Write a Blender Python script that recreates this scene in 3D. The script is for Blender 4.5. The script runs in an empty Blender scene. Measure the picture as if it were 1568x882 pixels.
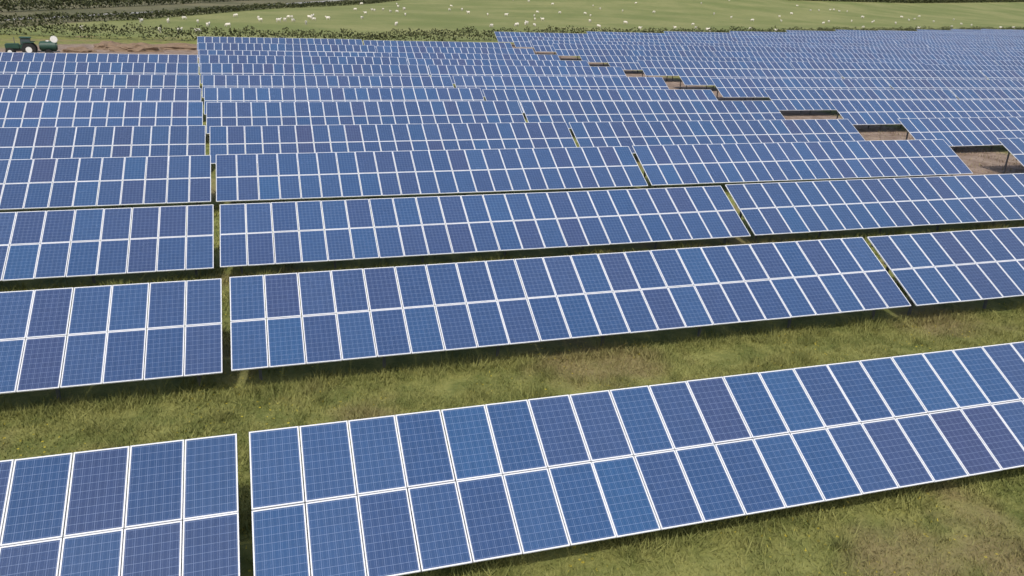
import bpy, bmesh, numpy as np, math, random
from mathutils import Matrix, Vector, noise
random.seed(7); rng=np.random.default_rng(7)
sc=bpy.context.scene
sc.view_settings.view_transform='Standard'; sc.view_settings.look='None'; sc.view_settings.exposure=0
COL=bpy.context.collection

# ---------------------------------------------------------------- helpers
def new_obj(name,me,parent=None,loc=(0,0,0)):
    o=bpy.data.objects.new(name,me); COL.objects.link(o); o.location=loc
    if parent: o.parent=parent
    return o
def mesh_np(name,v,f,mats=(),mi=None,smooth=False):
    me=bpy.data.meshes.new(name)
    me.from_pydata([tuple(map(float,a)) for a in v],[],f)
    for m in mats: me.materials.append(m)
    if mi is not None: me.polygons.foreach_set("material_index",np.array(mi,dtype=np.int32))
    if smooth: me.polygons.foreach_set("use_smooth",np.ones(len(f),dtype=bool))
    me.update(); return me
def fast_mesh(name,v,nper,mats=()):
    """v: (N*nper,3) loose polygons"""
    me=bpy.data.meshes.new(name); n=len(v); k=n//nper
    me.vertices.add(n); me.vertices.foreach_set("co",np.ascontiguousarray(v,dtype=np.float32).ravel())
    me.loops.add(n); me.loops.foreach_set("vertex_index",np.arange(n,dtype=np.int32))
    me.polygons.add(k); me.polygons.foreach_set("loop_start",np.arange(0,n,nper,dtype=np.int32))
    try: me.polygons.foreach_set("loop_total",np.full(k,nper,dtype=np.int32))
    except Exception: pass
    for m in mats: me.materials.append(m)
    me.update(calc_edges=True); return me
def sstep(a,b,x):
    t=np.clip((x-a)/(b-a),0,1); return t*t*(3-2*t)
def qf(x,y): return y-(148+.39*(x-45))
def T(x,y):
    x=np.asarray(x,float); y=np.asarray(y,float)
    return 26*sstep(35,420,qf(x,y))*sstep(30,260,x)

class NT:
    def __init__(s,name):
        s.m=bpy.data.materials.new(name); s.m.use_nodes=True; s.t=s.m.node_tree; s.b=s.t.nodes["Principled BSDF"]
    def n(s,typ,**k):
        nd=s.t.nodes.new(typ)
        for a,b in k.items(): setattr(nd,a,b)
        return nd
    def l(s,a,b): s.t.links.new(a,b)
    def inp(s,sock,v):
        if isinstance(v,bpy.types.NodeSocket): s.l(v,sock)
        else: sock.default_value=v
    def math(s,op,a,b=0.0,c=None,clamp=False):
        nd=s.n("ShaderNodeMath",operation=op); nd.use_clamp=clamp
        s.inp(nd.inputs[0],a); s.inp(nd.inputs[1],b)
        if c is not None: s.inp(nd.inputs[2],c)
        return nd.outputs[0]
    def mix(s,f,a,b,mode='MIX'):
        nd=s.n("ShaderNodeMix",data_type='RGBA',blend_type=mode)
        s.inp(nd.inputs[0],f); s.inp(nd.inputs[6],a); s.inp(nd.inputs[7],b); return nd.outputs[2]
    def noise(s,vec,scale,detail=4,rough=.55,dist=0):
        nd=s.n("ShaderNodeTexNoise"); s.l(vec,nd.inputs["Vector"]); nd.inputs["Scale"].default_value=scale
        nd.inputs["Detail"].default_value=detail; nd.inputs["Roughness"].default_value=rough; nd.inputs["Distortion"].default_value=dist
        return nd.outputs[0]
    def ramp(s,f,a,b):
        nd=s.n("ShaderNodeMapRange",interpolation_type='SMOOTHSTEP'); s.l(f,nd.inputs[0])
        nd.inputs[1].default_value=a; nd.inputs[2].default_value=b; return nd.outputs[0]
def C(r,g,b): return (r,g,b,1)
def simple(name,col,rough=.6,metal=0,var=.15,scale=6):
    t=NT(name); tc=t.n("ShaderNodeTexCoord"); nz=t.noise(tc.outputs["Object"],scale)
    lo=C(*[c*(1-var) for c in col]); hi=C(*[min(1,c*(1+var)) for c in col])
    t.l(t.mix(nz,lo,hi),t.b.inputs["Base Color"]); t.b.inputs["Roughness"].default_value=rough; t.b.inputs["Metallic"].default_value=metal
    return t.m

# ---------------------------------------------------------------- materials
def grass_mat(name,blade=False):
    t=NT(name); g=t.n("ShaderNodeNewGeometry"); P=g.outputs["Position"]
    sp=t.n("ShaderNodeSeparateXYZ"); t.l(P,sp.inputs[0]); X,Y=sp.outputs[0],sp.outputs[1]
    big=t.noise(P,.16,4,.6); mid=t.noise(P,.9,5,.65,.3); fine=t.noise(P,9,5,.7)
    base=t.mix(t.ramp(mid,.35,.65),C(.120,.142,.036),C(.240,.245,.074))
    base=t.mix(t.math('MULTIPLY',t.ramp(big,.50,.66),.75),base,C(.23,.175,.09))       # dry, brownish patches
    base=t.mix(t.math('MULTIPLY',t.ramp(fine,.45,.75),.35),base,C(.31,.30,.12))
    base=t.mix(t.math('MULTIPLY',t.ramp(fine,.5,.25),.35),base,C(.07,.082,.025))
    # yellow flowers
    vo=t.n("ShaderNodeTexVoronoi"); t.l(P,vo.inputs["Vector"]); vo.inputs["Scale"].default_value=4.5
    fl=t.math('MULTIPLY',t.math('LESS_THAN',vo.outputs["Distance"],.15),t.ramp(t.noise(P,.35,2),.46,.58))
    base=t.mix(t.math('MULTIPLY',fl,.85),base,C(.55,.45,.05))
    # pasture beyond the hedge
    q=t.math('SUBTRACT',t.math('SUBTRACT',Y,t.math('MULTIPLY',X,.39)),130.5)
    left=t.math('GREATER_THAN',Y,151)
    pm=t.math('MULTIPLY',t.ramp(q,4,12),left,clamp=True)
    pz=t.noise(P,.03,5,.6); pz2=t.noise(P,.4,4,.7)
    past=t.mix(t.ramp(pz,.35,.65),C(.165,.195,.060),C(.250,.255,.098))
    past=t.mix(t.math('MULTIPLY',t.ramp(pz2,.4,.7),.4),past,C(.13,.15,.052))
    # rough darker land beyond the left hedge
    lm=t.math('SUBTRACT',t.math('SUBTRACT',t.math('MULTIPLY',Y,.37),X),t.math('ADD',104.,t.math('MULTIPLY',mid,3.)))
    lmask=t.math('MULTIPLY',t.ramp(lm,-2,2),pm)
    past=t.mix(lmask,past,t.mix(t.ramp(pz,.4,.6),C(.11,.11,.055),C(.17,.155,.085)))
    base=t.mix(pm,base,past)
    # bare soil: service corridor and spoil area at the back left
    xr=t.math('ADD',X,t.math('MULTIPLY',Y,.073))
    cor=t.math('MULTIPLY',t.math('SUBTRACT',1.0,t.ramp(t.math('ABSOLUTE',t.math('SUBTRACT',xr,49.)),7.,9.5)),t.math('LESS_THAN',Y,150.))
    cor=t.math('MULTIPLY',cor,t.ramp(mid,.1,.3))
    cor=t.math('MULTIPLY',cor,t.ramp(Y,28,34))
    dx=t.math('DIVIDE',t.math('ADD',X,19.),17.); dy=t.math('DIVIDE',t.math('SUBTRACT',Y,122.),15.)
    rr=t.math('ADD',t.math('MULTIPLY',dx,dx),t.math('MULTIPLY',dy,dy))
    rr=t.math('ADD',rr,t.math('MULTIPLY',t.math('SUBTRACT',mid,.5),1.2))
    soilm=t.math('MAXIMUM',cor,t.math('SUBTRACT',1.0,t.ramp(rr,.7,1.1)))
    soil=t.mix(t.ramp(mid,.35,.65),C(.20,.14,.105),C(.32,.245,.195))
    base=t.mix(t.math('MULTIPLY',soilm,.95),base,soil)
    if blade:
        rnd=g.outputs["Random Per Island"]
        base=t.mix(t.math('MULTIPLY',rnd,.5),base,C(.28,.28,.10))
    else:
        bp=t.n("ShaderNodeBump"); bp.inputs["Strength"].default_value=.5; bp.inputs["Distance"].default_value=.1
        t.l(t.math('ADD',t.math('MULTIPLY',mid,1.5),fine),bp.inputs["Height"]); t.l(bp.outputs[0],t.b.inputs["Normal"])
    t.l(base,t.b.inputs["Base Color"]); t.b.inputs["Roughness"].default_value=.85; t.b.inputs["Specular IOR Level"].default_value=.2
    return t.m
M_ground=grass_mat("ground_grass"); M_blade=grass_mat("grass_blades",True)

def panel_mat():
    t=NT("solar_cells"); uv=t.n("ShaderNodeUVMap"); uv.uv_map="UVMap"
    sp=t.n("ShaderNodeSeparateXYZ"); t.l(uv.outputs[0],sp.inputs[0]); U,V=sp.outputs[0],sp.outputs[1]
    at=t.n("ShaderNodeAttribute"); at.attribute_name="tone"
    sc_=t.n("ShaderNodeSeparateColor"); t.l(at.outputs["Color"],sc_.inputs[0]); r,g_,b_=sc_.outputs[0],sc_.outputs[1],sc_.outputs[2]
    oi=t.n("ShaderNodeObjectInfo")
    cu=t.math('MULTIPLY',t.math('SUBTRACT',U,.018),6/.964); cv=t.math('MULTIPLY',t.math('SUBTRACT',V,.015),10/.97)
    fu=t.math('FRACT',cu); fv=t.math('FRACT',cv)
    eu=t.math('ABSOLUTE',t.math('SUBTRACT',fu,.5)); ev=t.math('ABSOLUTE',t.math('SUBTRACT',fv,.5))
    line=t.math('MAXIMUM',t.math('GREATER_THAN',eu,.474),t.math('GREATER_THAN',ev,.474))
    bb=t.math('ABSOLUTE',t.math('SUBTRACT',t.math('ABSOLUTE',t.math('SUBTRACT',fu,.5)),.25))
    bus=t.math('LESS_THAN',bb,.013)
    cid=t.n("ShaderNodeCombineXYZ"); t.l(t.math('FLOOR',cu),cid.inputs[0]); t.l(t.math('FLOOR',cv),cid.inputs[1]); t.l(t.math('MULTIPLY',r,97.),cid.inputs[2])
    wn=t.n("ShaderNodeTexWhiteNoise"); t.l(cid.outputs[0],wn.inputs[0])
    vec=t.n("ShaderNodeCombineXYZ"); t.l(cu,vec.inputs[0]); t.l(cv,vec.inputs[1]); t.l(t.math('MULTIPLY',r,53.),vec.inputs[2])
    vo=t.n("ShaderNodeTexVoronoi"); t.l(vec.outputs[0],vo.inputs["Vector"]); vo.inputs["Scale"].default_value=5
    col=t.mix(g_,C(.021,.064,.165),C(.036,.052,.130))
    col=t.mix(t.math('MULTIPLY',b_,.45),col,C(.028,.098,.225))
    k=t.math('ADD',.88,t.math('ADD',t.math('MULTIPLY',wn.outputs[0],.10),t.math('MULTIPLY',vo.outputs["Distance"],.16)))
    k=t.math('MULTIPLY',k,t.math('ADD',.92,t.math('MULTIPLY',oi.outputs["Random"],.16)))
    cb=t.n("ShaderNodeCombineXYZ"); [t.l(k,cb.inputs[i]) for i in range(3)]
    col=t.mix(1.0,col,cb.outputs[0],'MULTIPLY')
    col=t.mix(t.math('MULTIPLY',bus,.28),col,C(.30,.38,.52))
    col=t.mix(t.math('MULTIPLY',line,.45),col,C(.26,.34,.52))
    t.l(col,t.b.inputs["Base Color"])
    g=t.n("ShaderNodeNewGeometry"); dn=t.noise(g.outputs["Position"],1.3,5,.65)
    t.l(t.math('ADD',.14,t.math('MULTIPLY',dn,.22)),t.b.inputs["Roughness"])
    t.b.inputs["IOR"].default_value=1.5
    t.b.inputs["Sheen Weight"].default_value=.34; t.b.inputs["Sheen Roughness"].default_value=.5; t.b.inputs["Sheen Tint"].default_value=C(.86,.9,1)  # distance haze put into the surface: pale bluish sheen lightens panels at grazing view
    return t.m
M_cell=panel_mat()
M_frame=simple("aluminium_frame",(.70,.72,.75),.5,0,.06,2)
M_steel=simple("galvanised_steel",(.16,.165,.17),.6,.5,.2,3)
M_back=simple("backsheet",(.45,.46,.47),.6,0,.05)
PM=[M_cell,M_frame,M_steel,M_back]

# ---------------------------------------------------------------- solar tables
NPAN=23; TH=.493; LP=1.655; PITCH=22*1.01/23; PW=PITCH-.019; LG=.02; CT,ST=math.cos(TH),math.sin(TH)
def box(v,f,mi,c0,c1,fn,m):
    b=len(v); x0,y0,z0=c0; x1,y1,z1=c1
    for z in (z0,z1):
        for (x,y) in ((x0,y0),(x1,y0),(x1,y1),(x0,y1)): v.append(fn(x,y,z))
    for q in ((0,3,2,1),(4,5,6,7),(0,1,5,4),(1,2,6,5),(2,3,7,6),(3,0,4,7)): f.append(tuple(b+i for i in q)); mi.append(m)
def sl(x,s,h): return (x,s*CT-h*ST,s*ST+h*CT)
def make_table(seed,n=NPAN):
    r=random.Random(seed); v=[];f=[];mi=[];uv=[];col=[]
    fw=.026
    for j in range(2):
        for i in range(n):
            x0=i*PITCH+(PITCH-PW)/2+r.uniform(-.003,.003); x1=x0+PW; s0=j*(LP+LG)+r.uniform(-.004,.004); s1=s0+LP
            dz=r.uniform(-.004,.004); b=len(v)
            R=lambda a,h:[sl(x0+a,s0+a,h+dz),sl(x1-a,s0+a,h+dz),sl(x1-a,s1-a,h+dz),sl(x0+a,s1-a,h+dz)]
            v+=R(0,.035)+R(fw,.035)+R(fw,.029)+R(0,-.005)
            tone=(r.random(),min(1,max(0,r.gauss(.40,.27))),r.random()**2)
            def F(q,m,u=None):
                f.append(tuple(b+k for k in q)); mi.append(m)
                for k in range(4):
                    uv.append(u[k] if u else (0,0)); col.append(tone+(1,))
            for k in range(4):
                k2=(k+1)%4
                F((k,k2,4+k2,4+k),1); F((4+k,4+k2,8+k2,8+k),1); F((12+k,12+k2,k2,k),1)
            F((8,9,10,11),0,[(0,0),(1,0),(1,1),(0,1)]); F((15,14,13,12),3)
    nb=len(f)
    for s in (.35,1.25,2.05,2.95): box(v,f,mi,(0.02,s-.03,-.075),(n*PITCH-.02,s+.03,-.012),sl,2)
    nn=7
    for k in range(nn):
        x=.7+k*(n*PITCH-1.4)/(nn-1)
        box(v,f,mi,(x-.03,.15,-.15),(x+.03,3.15,-.078),sl,2)
        W=lambda a,b_,c:(a,b_,c)
        yf=1.0*CT; zf=1.0*ST-.17; yb=2.65*CT; zb=2.65*ST-.17
        box(v,f,mi,(x-.04,yf-.04,-1.3),(x+.04,yf+.04,zf),W,2)
        box(v,f,mi,(x-.04,yb-.04,-1.3),(x+.04,yb+.04,zb),W,2)
    for _ in range(len(f)-nb):
        for k in range(4): uv.append((0,0)); col.append((0,0,0,1))
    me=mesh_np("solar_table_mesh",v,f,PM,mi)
    ul=me.uv_layers.new(name="UVMap"); ul.data.foreach_set("uv",np.array(uv,dtype=np.float32).ravel())
    ca=me.color_attributes.new("tone",'FLOAT_COLOR','CORNER'); ca.data.foreach_set("color",np.array(col,dtype=np.float32).ravel())
    return me
VAR=[make_table(100+i) for i in range(10)]
DZ=-.18
rows=[(-.841,11.311,.80),(-1.459,19.868,.97),(-2.125,28.722,.81),(-2.679,37.897,.85),(-3.403,46.251,.85)]
while len(rows)<27:
    k=len(rows); y=rows[-1][1]+8.8
    rows.append((-3.403-.075*(y-46.25),y,.85+.10*math.sin(k*1.7)))
TW=22*1.01; GAP=.209; STEP=TW+GAP
cnt=0
def put(x,y,z):
    global cnt
    rr=random.Random(cnt*13+5)
    o=new_obj("solar_panel_array",VAR[rr.randrange(10)],None,(x,y,z+DZ+(0 if y<45 else rr.uniform(-.07,.07))))
    o.rotation_euler=(0 if y<25 else rr.uniform(-.012,.012),rr.uniform(-.0015,.0015),0); cnt+=1
for r,(x0,y,z) in enumerate(rows):
    if r<=12:
        for j in (0,1): put(x0+j*STEP,y,z)
    if r<=9:
        for j in (-1,-2): put(x0+j*STEP,y,z)
    xs=x0+2*STEP+4.3+(1.2 if r>=5 else 0)+(1.0 if r>=8 else 0)
    xmax=1.16*y+25
    if r>15: xs=xs+(r-15)*STEP
    x=xs
    while x<xmax: put(x,y,z); x+=STEP

# ---------------------------------------------------------------- ground
xs=np.unique(np.concatenate([np.arange(-900,-100,50),np.arange(-100,500,12),np.arange(500,2200,50)]))
ys=np.unique(np.concatenate([np.arange(-200,0,40),np.arange(0,600,12),np.arange(600,2200,50)]))
GX,GY=np.meshgrid(xs,ys); V=np.stack([GX.ravel(),GY.ravel(),T(GX,GY).ravel()],1); nx=len(xs)
F=[(j*nx+i,j*nx+i+1,(j+1)*nx+i+1,(j+1)*nx+i) for j in range(len(ys)-1) for i in range(nx-1)]
new_obj("ground",mesh_np("ground",V,F,[M_ground],smooth=True))

# grass blades
def pts_in(n,x0,x1,y0,y1): return np.stack([rng.uniform(x0,x1,n),rng.uniform(y0,y1,n)],1)
def blades(P,hs,w):
    n=len(P); a=rng.uniform(0,2*math.pi,n)
    cl=np.array([noise.noise((p[0]*.8,p[1]*.8,0)) for p in P])
    h=hs*rng.uniform(.4,1.2,n)*(1+1.2*cl); ww=w*rng.uniform(.6,1.4,n)
    dx,dy=np.cos(a)*ww/2,np.sin(a)*ww/2; le=rng.normal(0,.55,(n,2))*h[:,None]
    v=np.zeros((n,3,3)); v[:,0,0]=P[:,0]-dx; v[:,0,1]=P[:,1]-dy; v[:,1,0]=P[:,0]+dx; v[:,1,1]=P[:,1]+dy
    v[:,2,0]=P[:,0]+le[:,0]; v[:,2,1]=P[:,1]+le[:,1]; v[:,2,2]=h
    return v.reshape(-1,3)
def fringe(r,n,hs,w):
    x0,y,z=rows[r]
    return blades(np.stack([rng.uniform(x0-14,x0+48,n),y+rng.normal(.3,.28,n)],1),hs,w)
def tufts(n,per,x0,x1,y0,y1,sp,hs,w):
    c=pts_in(n,x0,x1,y0,y1); s=rng.uniform(.4,1.5,n)
    k=np.repeat(np.arange(n),per)
    return blades(c[k]+rng.normal(0,sp,(n*per,2))*s[k][:,None],hs,w)
B=np.concatenate([blades(pts_in(110000,-8,34,14.0,20.3),.12,.022),
                  blades(pts_in(110000,0,30,5.5,16.0),.12,.022),
                  blades(pts_in(40000,-12,48,22.5,29),.14,.035),
                  blades(pts_in(9000,-3,0.5,5,40),.18,.03),
                  blades(pts_in(22000,-12,75,31,60),.2,.05),
                  tufts(300,80,-8,34,14.2,20,.18,.24,.022),tufts(300,80,0,30,6,15,.18,.24,.022),tufts(120,60,-10,48,23,29,.2,.27,.03),
                  fringe(0,9000,.24,.03),fringe(1,14000,.26,.03),fringe(2,9000,.3,.04),fringe(3,6000,.3,.05)])
new_obj("grass",fast_mesh("grass",B,3,[M_blade]))

# ---------------------------------------------------------------- hedges
def leaf_mat(name,a,b):
    t=NT(name); g=t.n("ShaderNodeNewGeometry")
    t.l(t.mix(g.outputs["Random Per Island"],C(*a),C(*b)),t.b.inputs["Base Color"]); t.b.inputs["Roughness"].default_value=.8
    t.b.inputs["Specular IOR Level"].default_value=.2
    return t.m
M_hedge=leaf_mat("hedge_leaves",(.035,.043,.02),(.10,.11,.045))
def hedge(name,path,h,w,per=26,leaf=.35):
    V=[]
    for (a,b) in zip(path[:-1],path[1:]):
        a=np.array(a,float);b=np.array(b,float);L=np.linalg.norm(b-a); d=(b-a)/L; nrm=np.array([-d[1],d[0]])
        n=int(L*per); s=rng.uniform(0,L,n)
        hh=np.array([h*(1+.45*noise.noise((si*.12+a[0],a[1],1))+.45*noise.noise((si*.5,a[0],7))) for si in s])
        th=rng.uniform(0,math.pi,n); rad=rng.uniform(.55,1.,n)
        px=a[0]+d[0]*s+nrm[0]*np.cos(th)*rad*w/2; py=a[1]+d[1]*s+nrm[1]*np.cos(th)*rad*w/2
        pz=T(px,py)+hh*np.sin(th)**.6*rad
        c=np.stack([px,py,pz],1)
        e1=rng.normal(0,1,(n,3)); e1/=np.linalg.norm(e1,axis=1)[:,None]; e2=np.cross(e1,rng.normal(0,1,(n,3))); e2/=np.linalg.norm(e2,axis=1)[:,None]
        e1*=leaf*rng.uniform(.5,1.3,(n,1)); e2*=leaf*.7*rng.uniform(.5,1.3,(n,1))
        V.append(np.stack([c-e1,c-e2,c+e1,c+e2],1).reshape(-1,3))
    return new_obj(name,fast_mesh(name,np.concatenate(V),4,[M_hedge]))
hedge("hedge",[(-90,165),(-45,153),(-25,145),(15,142),(38,156),(60,164),(160,203),(267,246),(420,306),(560,360)],2.3,2.4,50,.22)
hedge("hedge",[(-120,140),(-60,166),(-28,201),(0,282),(45,370),(88,464),(150,620)],1.7,2,36,.3)
hedge("hedge",[(-140,180),(-59,221),(-31,298),(10,420),(60,600)],3.0,3,30,.4)
hedge("hedge",[(-200,230),(-90,300),(-60,400),(-20,560)],3,4,16,.7)
hedge("hedge",[(170,490),(294,423),(440,487),(744,655),(1000,850)],3.5,5,24,.8)

# farm track beyond the left hedge
M_track=simple("gravel_track",(.28,.27,.25),.9,0,.2,.4)
tp=[(-120,165),(-51,192),(-36,225),(-18,262),(5,330),(30,400),(70,500),(120,640)]
tv=[];tf=[]
for i,p in enumerate(tp):
    a=np.array(tp[max(0,i-1)],float);b=np.array(tp[min(len(tp)-1,i+1)],float);d=(b-a)/np.linalg.norm(b-a);n=np.array([-d[1],d[0]])*2.6
    for s in (-1,1): q=np.array(p)+n*s; tv.append((q[0],q[1],float(T(*q))+.02))
    if i: tf.append((2*i-2,2*i-1,2*i+1,2*i))
new_obj("farm_track",mesh_np("farm_track",tv,tf,[M_track]))

# soil heaps
M_soil=simple("soil",(.20,.14,.09),.95,0,.35,1.2)
def heap(x,y,rx,ry,h,seed):
    bm=bmesh.new(); bmesh.ops.create_icosphere(bm,subdivisions=4,radius=1)
    for v in bm.verts:
        n_=noise.fractal((v.co*2.2+Vector((seed,0,0))),1,2,4)
        v.co=Vector((v.co.x*rx,v.co.y*ry,v.co.z*h))*(1+.28*n_)
    me=bpy.data.meshes.new("soil_heap"); bm.to_mesh(me); bm.free(); me.materials.append(M_soil)
    new_obj("soil_heap",me,None,(x,y,-.05))
heap(-17,124,3.2,1.8,1.1,1);heap(-21,127,2.2,1.5,1.0,3);heap(-12,128,4,1.6,.8,5);heap(-24,122,2.0,1.2,.65,8)

# ---------------------------------------------------------------- tractor
M_green=simple("green_paint",(.02,.065,.045),.45,0,.2,3)
M_tyre=simple("tyre_rubber",(.02,.02,.02),.85)
M_glass=simple("cab_glass",(.05,.07,.08),.08)
M_white=simple("white_paint",(.75,.75,.72),.5)
def part_box(name,par,c,s,mat,bev=.05,taper=1):
    bm=bmesh.new(); bmesh.ops.create_cube(bm,size=1)
    for v in bm.verts:
        k=taper if v.co.z>0 else 1
        v.co=Vector((v.co.x*s[0]*k,v.co.y*s[1]*k,v.co.z*s[2]))
    bmesh.ops.bevel(bm,geom=bm.edges[:],offset=bev,segments=2,affect='EDGES')
    me=bpy.data.meshes.new(name); bm.to_mesh(me); bm.free(); me.materials.append(mat); return new_obj(name,me,par,c)
def part_cyl(name,par,c,r,d,mat,axis='Y',bev=.05,r2=None):
    bm=bmesh.new(); bmesh.ops.create_cone(bm,cap_ends=True,segments=28,radius1=r,radius2=r if r2 is None else r2,depth=d)
    if bev: bmesh.ops.bevel(bm,geom=[e for e in bm.edges if len(e.link_faces)==2 and e.calc_face_angle()>1],offset=bev,segments=2,affect='EDGES')
    me=bpy.data.meshes.new(name); bm.to_mesh(me); bm.free(); me.materials.append(mat); o=new_obj(name,me,par,c)
    if axis=='Y': o.rotation_euler=(math.pi/2,0,0)
    if axis=='X': o.rotation_euler=(0,math.pi/2,0)
    return o
tr=new_obj("tractor",None,None,(-28.9,115.5,0)); tr.rotation_euler=(0,0,math.radians(8))
part_box("bonnet",tr,(-1.15,0,1.15),(1.6,.75,.65),M_green,.1)
part_box("chassis",tr,(-.6,0,.75),(2.7,.5,.35),M_tyre)
part_box("cab_body",tr,(.35,0,1.1),(1.3,1.15,.6),M_green,.08)
part_box("cab_windows",tr,(.35,0,1.75),(1.15,1.1,.72),M_glass,.05,.92)
part_box("cab_roof",tr,(.35,0,2.18),(1.3,1.25,.14),M_green,.05)
for s in (-1,1):
    part_cyl("rear_wheel",tr,(.65,s*.85,.8),.8,.42,M_tyre,'Y',.07); part_cyl("rear_hub",tr,(.65,s*1.0,.8),.38,.18,M_white,'Y',.03)
    part_cyl("front_wheel",tr,(-1.45,s*.7,.5),.5,.3,M_tyre,'Y',.05); part_cyl("front_hub",tr,(-1.45,s*.82,.5),.24,.12,M_white,'Y',.02)
    part_box("mudguard",tr,(.65,s*.85,1.66),(1.3,.46,.08),M_green,.03)
part_cyl("exhaust",tr,(-.9,.2,1.8),.04,.8,M_steel,'Z',0)
bw=new_obj("water_bowser",None,None,(-26.2,116,0)); bw.rotation_euler=(0,0,math.radians(8))
part_cyl("tank",bw,(0,0,1.15),.6,2.0,M_green,'X',.15); part_box("frame",bw,(-.1,0,.5),(2.6,.7,.12),M_steel,.02)
part_cyl("tank_lid",bw,(0,0,1.78),.22,.12,M_white,'Z',.02)
part_cyl("hose_reel",bw,(.75,-.3,2.0),.42,.14,M_white,'Y',.03); part_box("reel_bracket",bw,(.75,-.3,1.7),(.1,.1,.5),M_steel,.01)
for s in (-1,1): part_cyl("wheel",bw,(0,s*.75,.42),.42,.28,M_tyre,'Y',.05)
part_box("drawbar",bw,(-1.6,0,.5),(1.0,.1,.1),M_steel,.02)

# ---------------------------------------------------------------- sheep
M_wool=simple("wool",(.70,.66,.57),.95,0,.1,9); M_face=simple("sheep_face",(.50,.45,.40),.8)
def sheep_mesh(name,graze):
    J=[((-.42,0,.66),.20),((-.15,0,.68),.27),((.18,0,.67),.26),((.40,0,.70),.19)]
    E=[(0,1),(1,2),(2,3)]
    def add(p,r,par): J.append((p,r)); E.append((par,len(J)-1)); return len(J)-1
    if graze: n=add((.56,0,.55),.12,3); h=add((.66,0,.30),.09,n); m=add((.73,0,.12),.05,h)
    else: n=add((.55,0,.88),.12,3); h=add((.66,0,.98),.095,n); m=add((.82,0,.90),.055,h)
    add((J[h][0][0]-.03,.13,J[h][0][2]+.05),.025,h); add((J[h][0][0]-.03,-.13,J[h][0][2]+.05),.025,h)
    add((-.60,0,.60),.05,0)
    for s in (-1,1):
        a=add((.32,s*.13,.42),.075,2); b=add((.33,s*.13,.22),.04,a); c=add((.32,s*.13,.02),.035,b)
        a=add((-.34,s*.14,.44),.10,0); b=add((-.46,s*.14,.26),.045,a); c=add((-.42,s*.14,.02),.035,b)
    me=bpy.data.meshes.new(name+"_sk"); me.from_pydata([j[0] for j in J],E,[]); o=new_obj("tmp",me)
    sk=o.modifiers.new("s",'SKIN'); sk.use_smooth_shade=True
    for i,j in enumerate(J): me.skin_vertices[0].data[i].radius=(j[1],j[1])
    me.skin_vertices[0].data[1].use_root=True
    sb=o.modifiers.new("ss",'SUBSURF'); sb.levels=1
    dg=bpy.context.evaluated_depsgraph_get(); out=bpy.data.meshes.new_from_object(o.evaluated_get(dg)); out.name=name
    bpy.data.objects.remove(o)
    out.materials.clear(); out.materials.append(M_wool); out.materials.append(M_face)
    for p in out.polygons:
        c=p.center; p.material_index=1 if (c.z<.36 and c.x<.5) or c.x>.62 else 0
    return out
SH=[sheep_mesh("sheep_grazing",True),sheep_mesh("sheep_standing",False)]
def sheep(x,y):
    o=new_obj("sheep",SH[0 if random.random()<.65 else 1],None,(x,y,float(T(x,y))))
    o.rotation_euler=(0,0,random.uniform(0,6.28)); s=random.uniform(.85,1.12); o.scale=(s,s,s)
n=0
while n<24:
    y=random.uniform(158,235); x=-45+ (y-150)*.42+random.gauss(14,12)
    if x> -40+(y-166)*.45: sheep(x,y); n+=1
n=0
while n<110:
    t=random.uniform(190,430); a=random.uniform(-.2,.66)
    x=t*(.3039+.957*a); y=t*(1.0053-.287*a)
    if qf(x,y)>14: sheep(x,y); n+=1

# ---------------------------------------------------------------- light (sun through thin high haze)
az=math.radians(205); el=math.radians(54)
d=Vector((math.sin(az)*math.cos(el),math.cos(az)*math.cos(el),math.sin(el)))
su=bpy.data.lights.new("sun",'SUN'); su.energy=2.5; su.angle=math.radians(2.5); su.color=(1,.95,.88)
so=new_obj("sun",su); so.rotation_euler=d.to_track_quat('Z','Y').to_euler()
w=bpy.data.worlds.new("World"); sc.world=w; w.use_nodes=True; nt=w.node_tree
sky=nt.nodes.new("ShaderNodeTexSky"); sky.sky_type='NISHITA'; sky.sun_disc=False; sky.sun_elevation=el; sky.sun_rotation=az
sky.air_density=1.0; sky.dust_density=3.5
bg=nt.nodes["Background"]; bg.inputs[1].default_value=.15; nt.links.new(sky.outputs[0],bg.inputs[0])

# ---------------------------------------------------------------- camera
f,H,yaw,pit,rol=1198.75,10.845+DZ,.306,.370,.040
Fw=Vector((math.sin(yaw)*math.cos(pit),math.cos(yaw)*math.cos(pit),-math.sin(pit)))
R=Vector((math.cos(yaw),-math.sin(yaw),0)); U=R.cross(Fw)
R2=R*math.cos(rol)+U*math.sin(rol); U2=-R*math.sin(rol)+U*math.cos(rol)
m=Matrix((( R2.x,U2.x,-Fw.x,0),(R2.y,U2.y,-Fw.y,0),(R2.z,U2.z,-Fw.z,H),(0,0,0,1)))
cam=bpy.data.cameras.new("camera"); cam.sensor_width=36; cam.lens=f/1568*36; cam.clip_end=5000; cam.clip_start=.5
co=new_obj("camera",cam); co.matrix_world=m; sc.camera=co
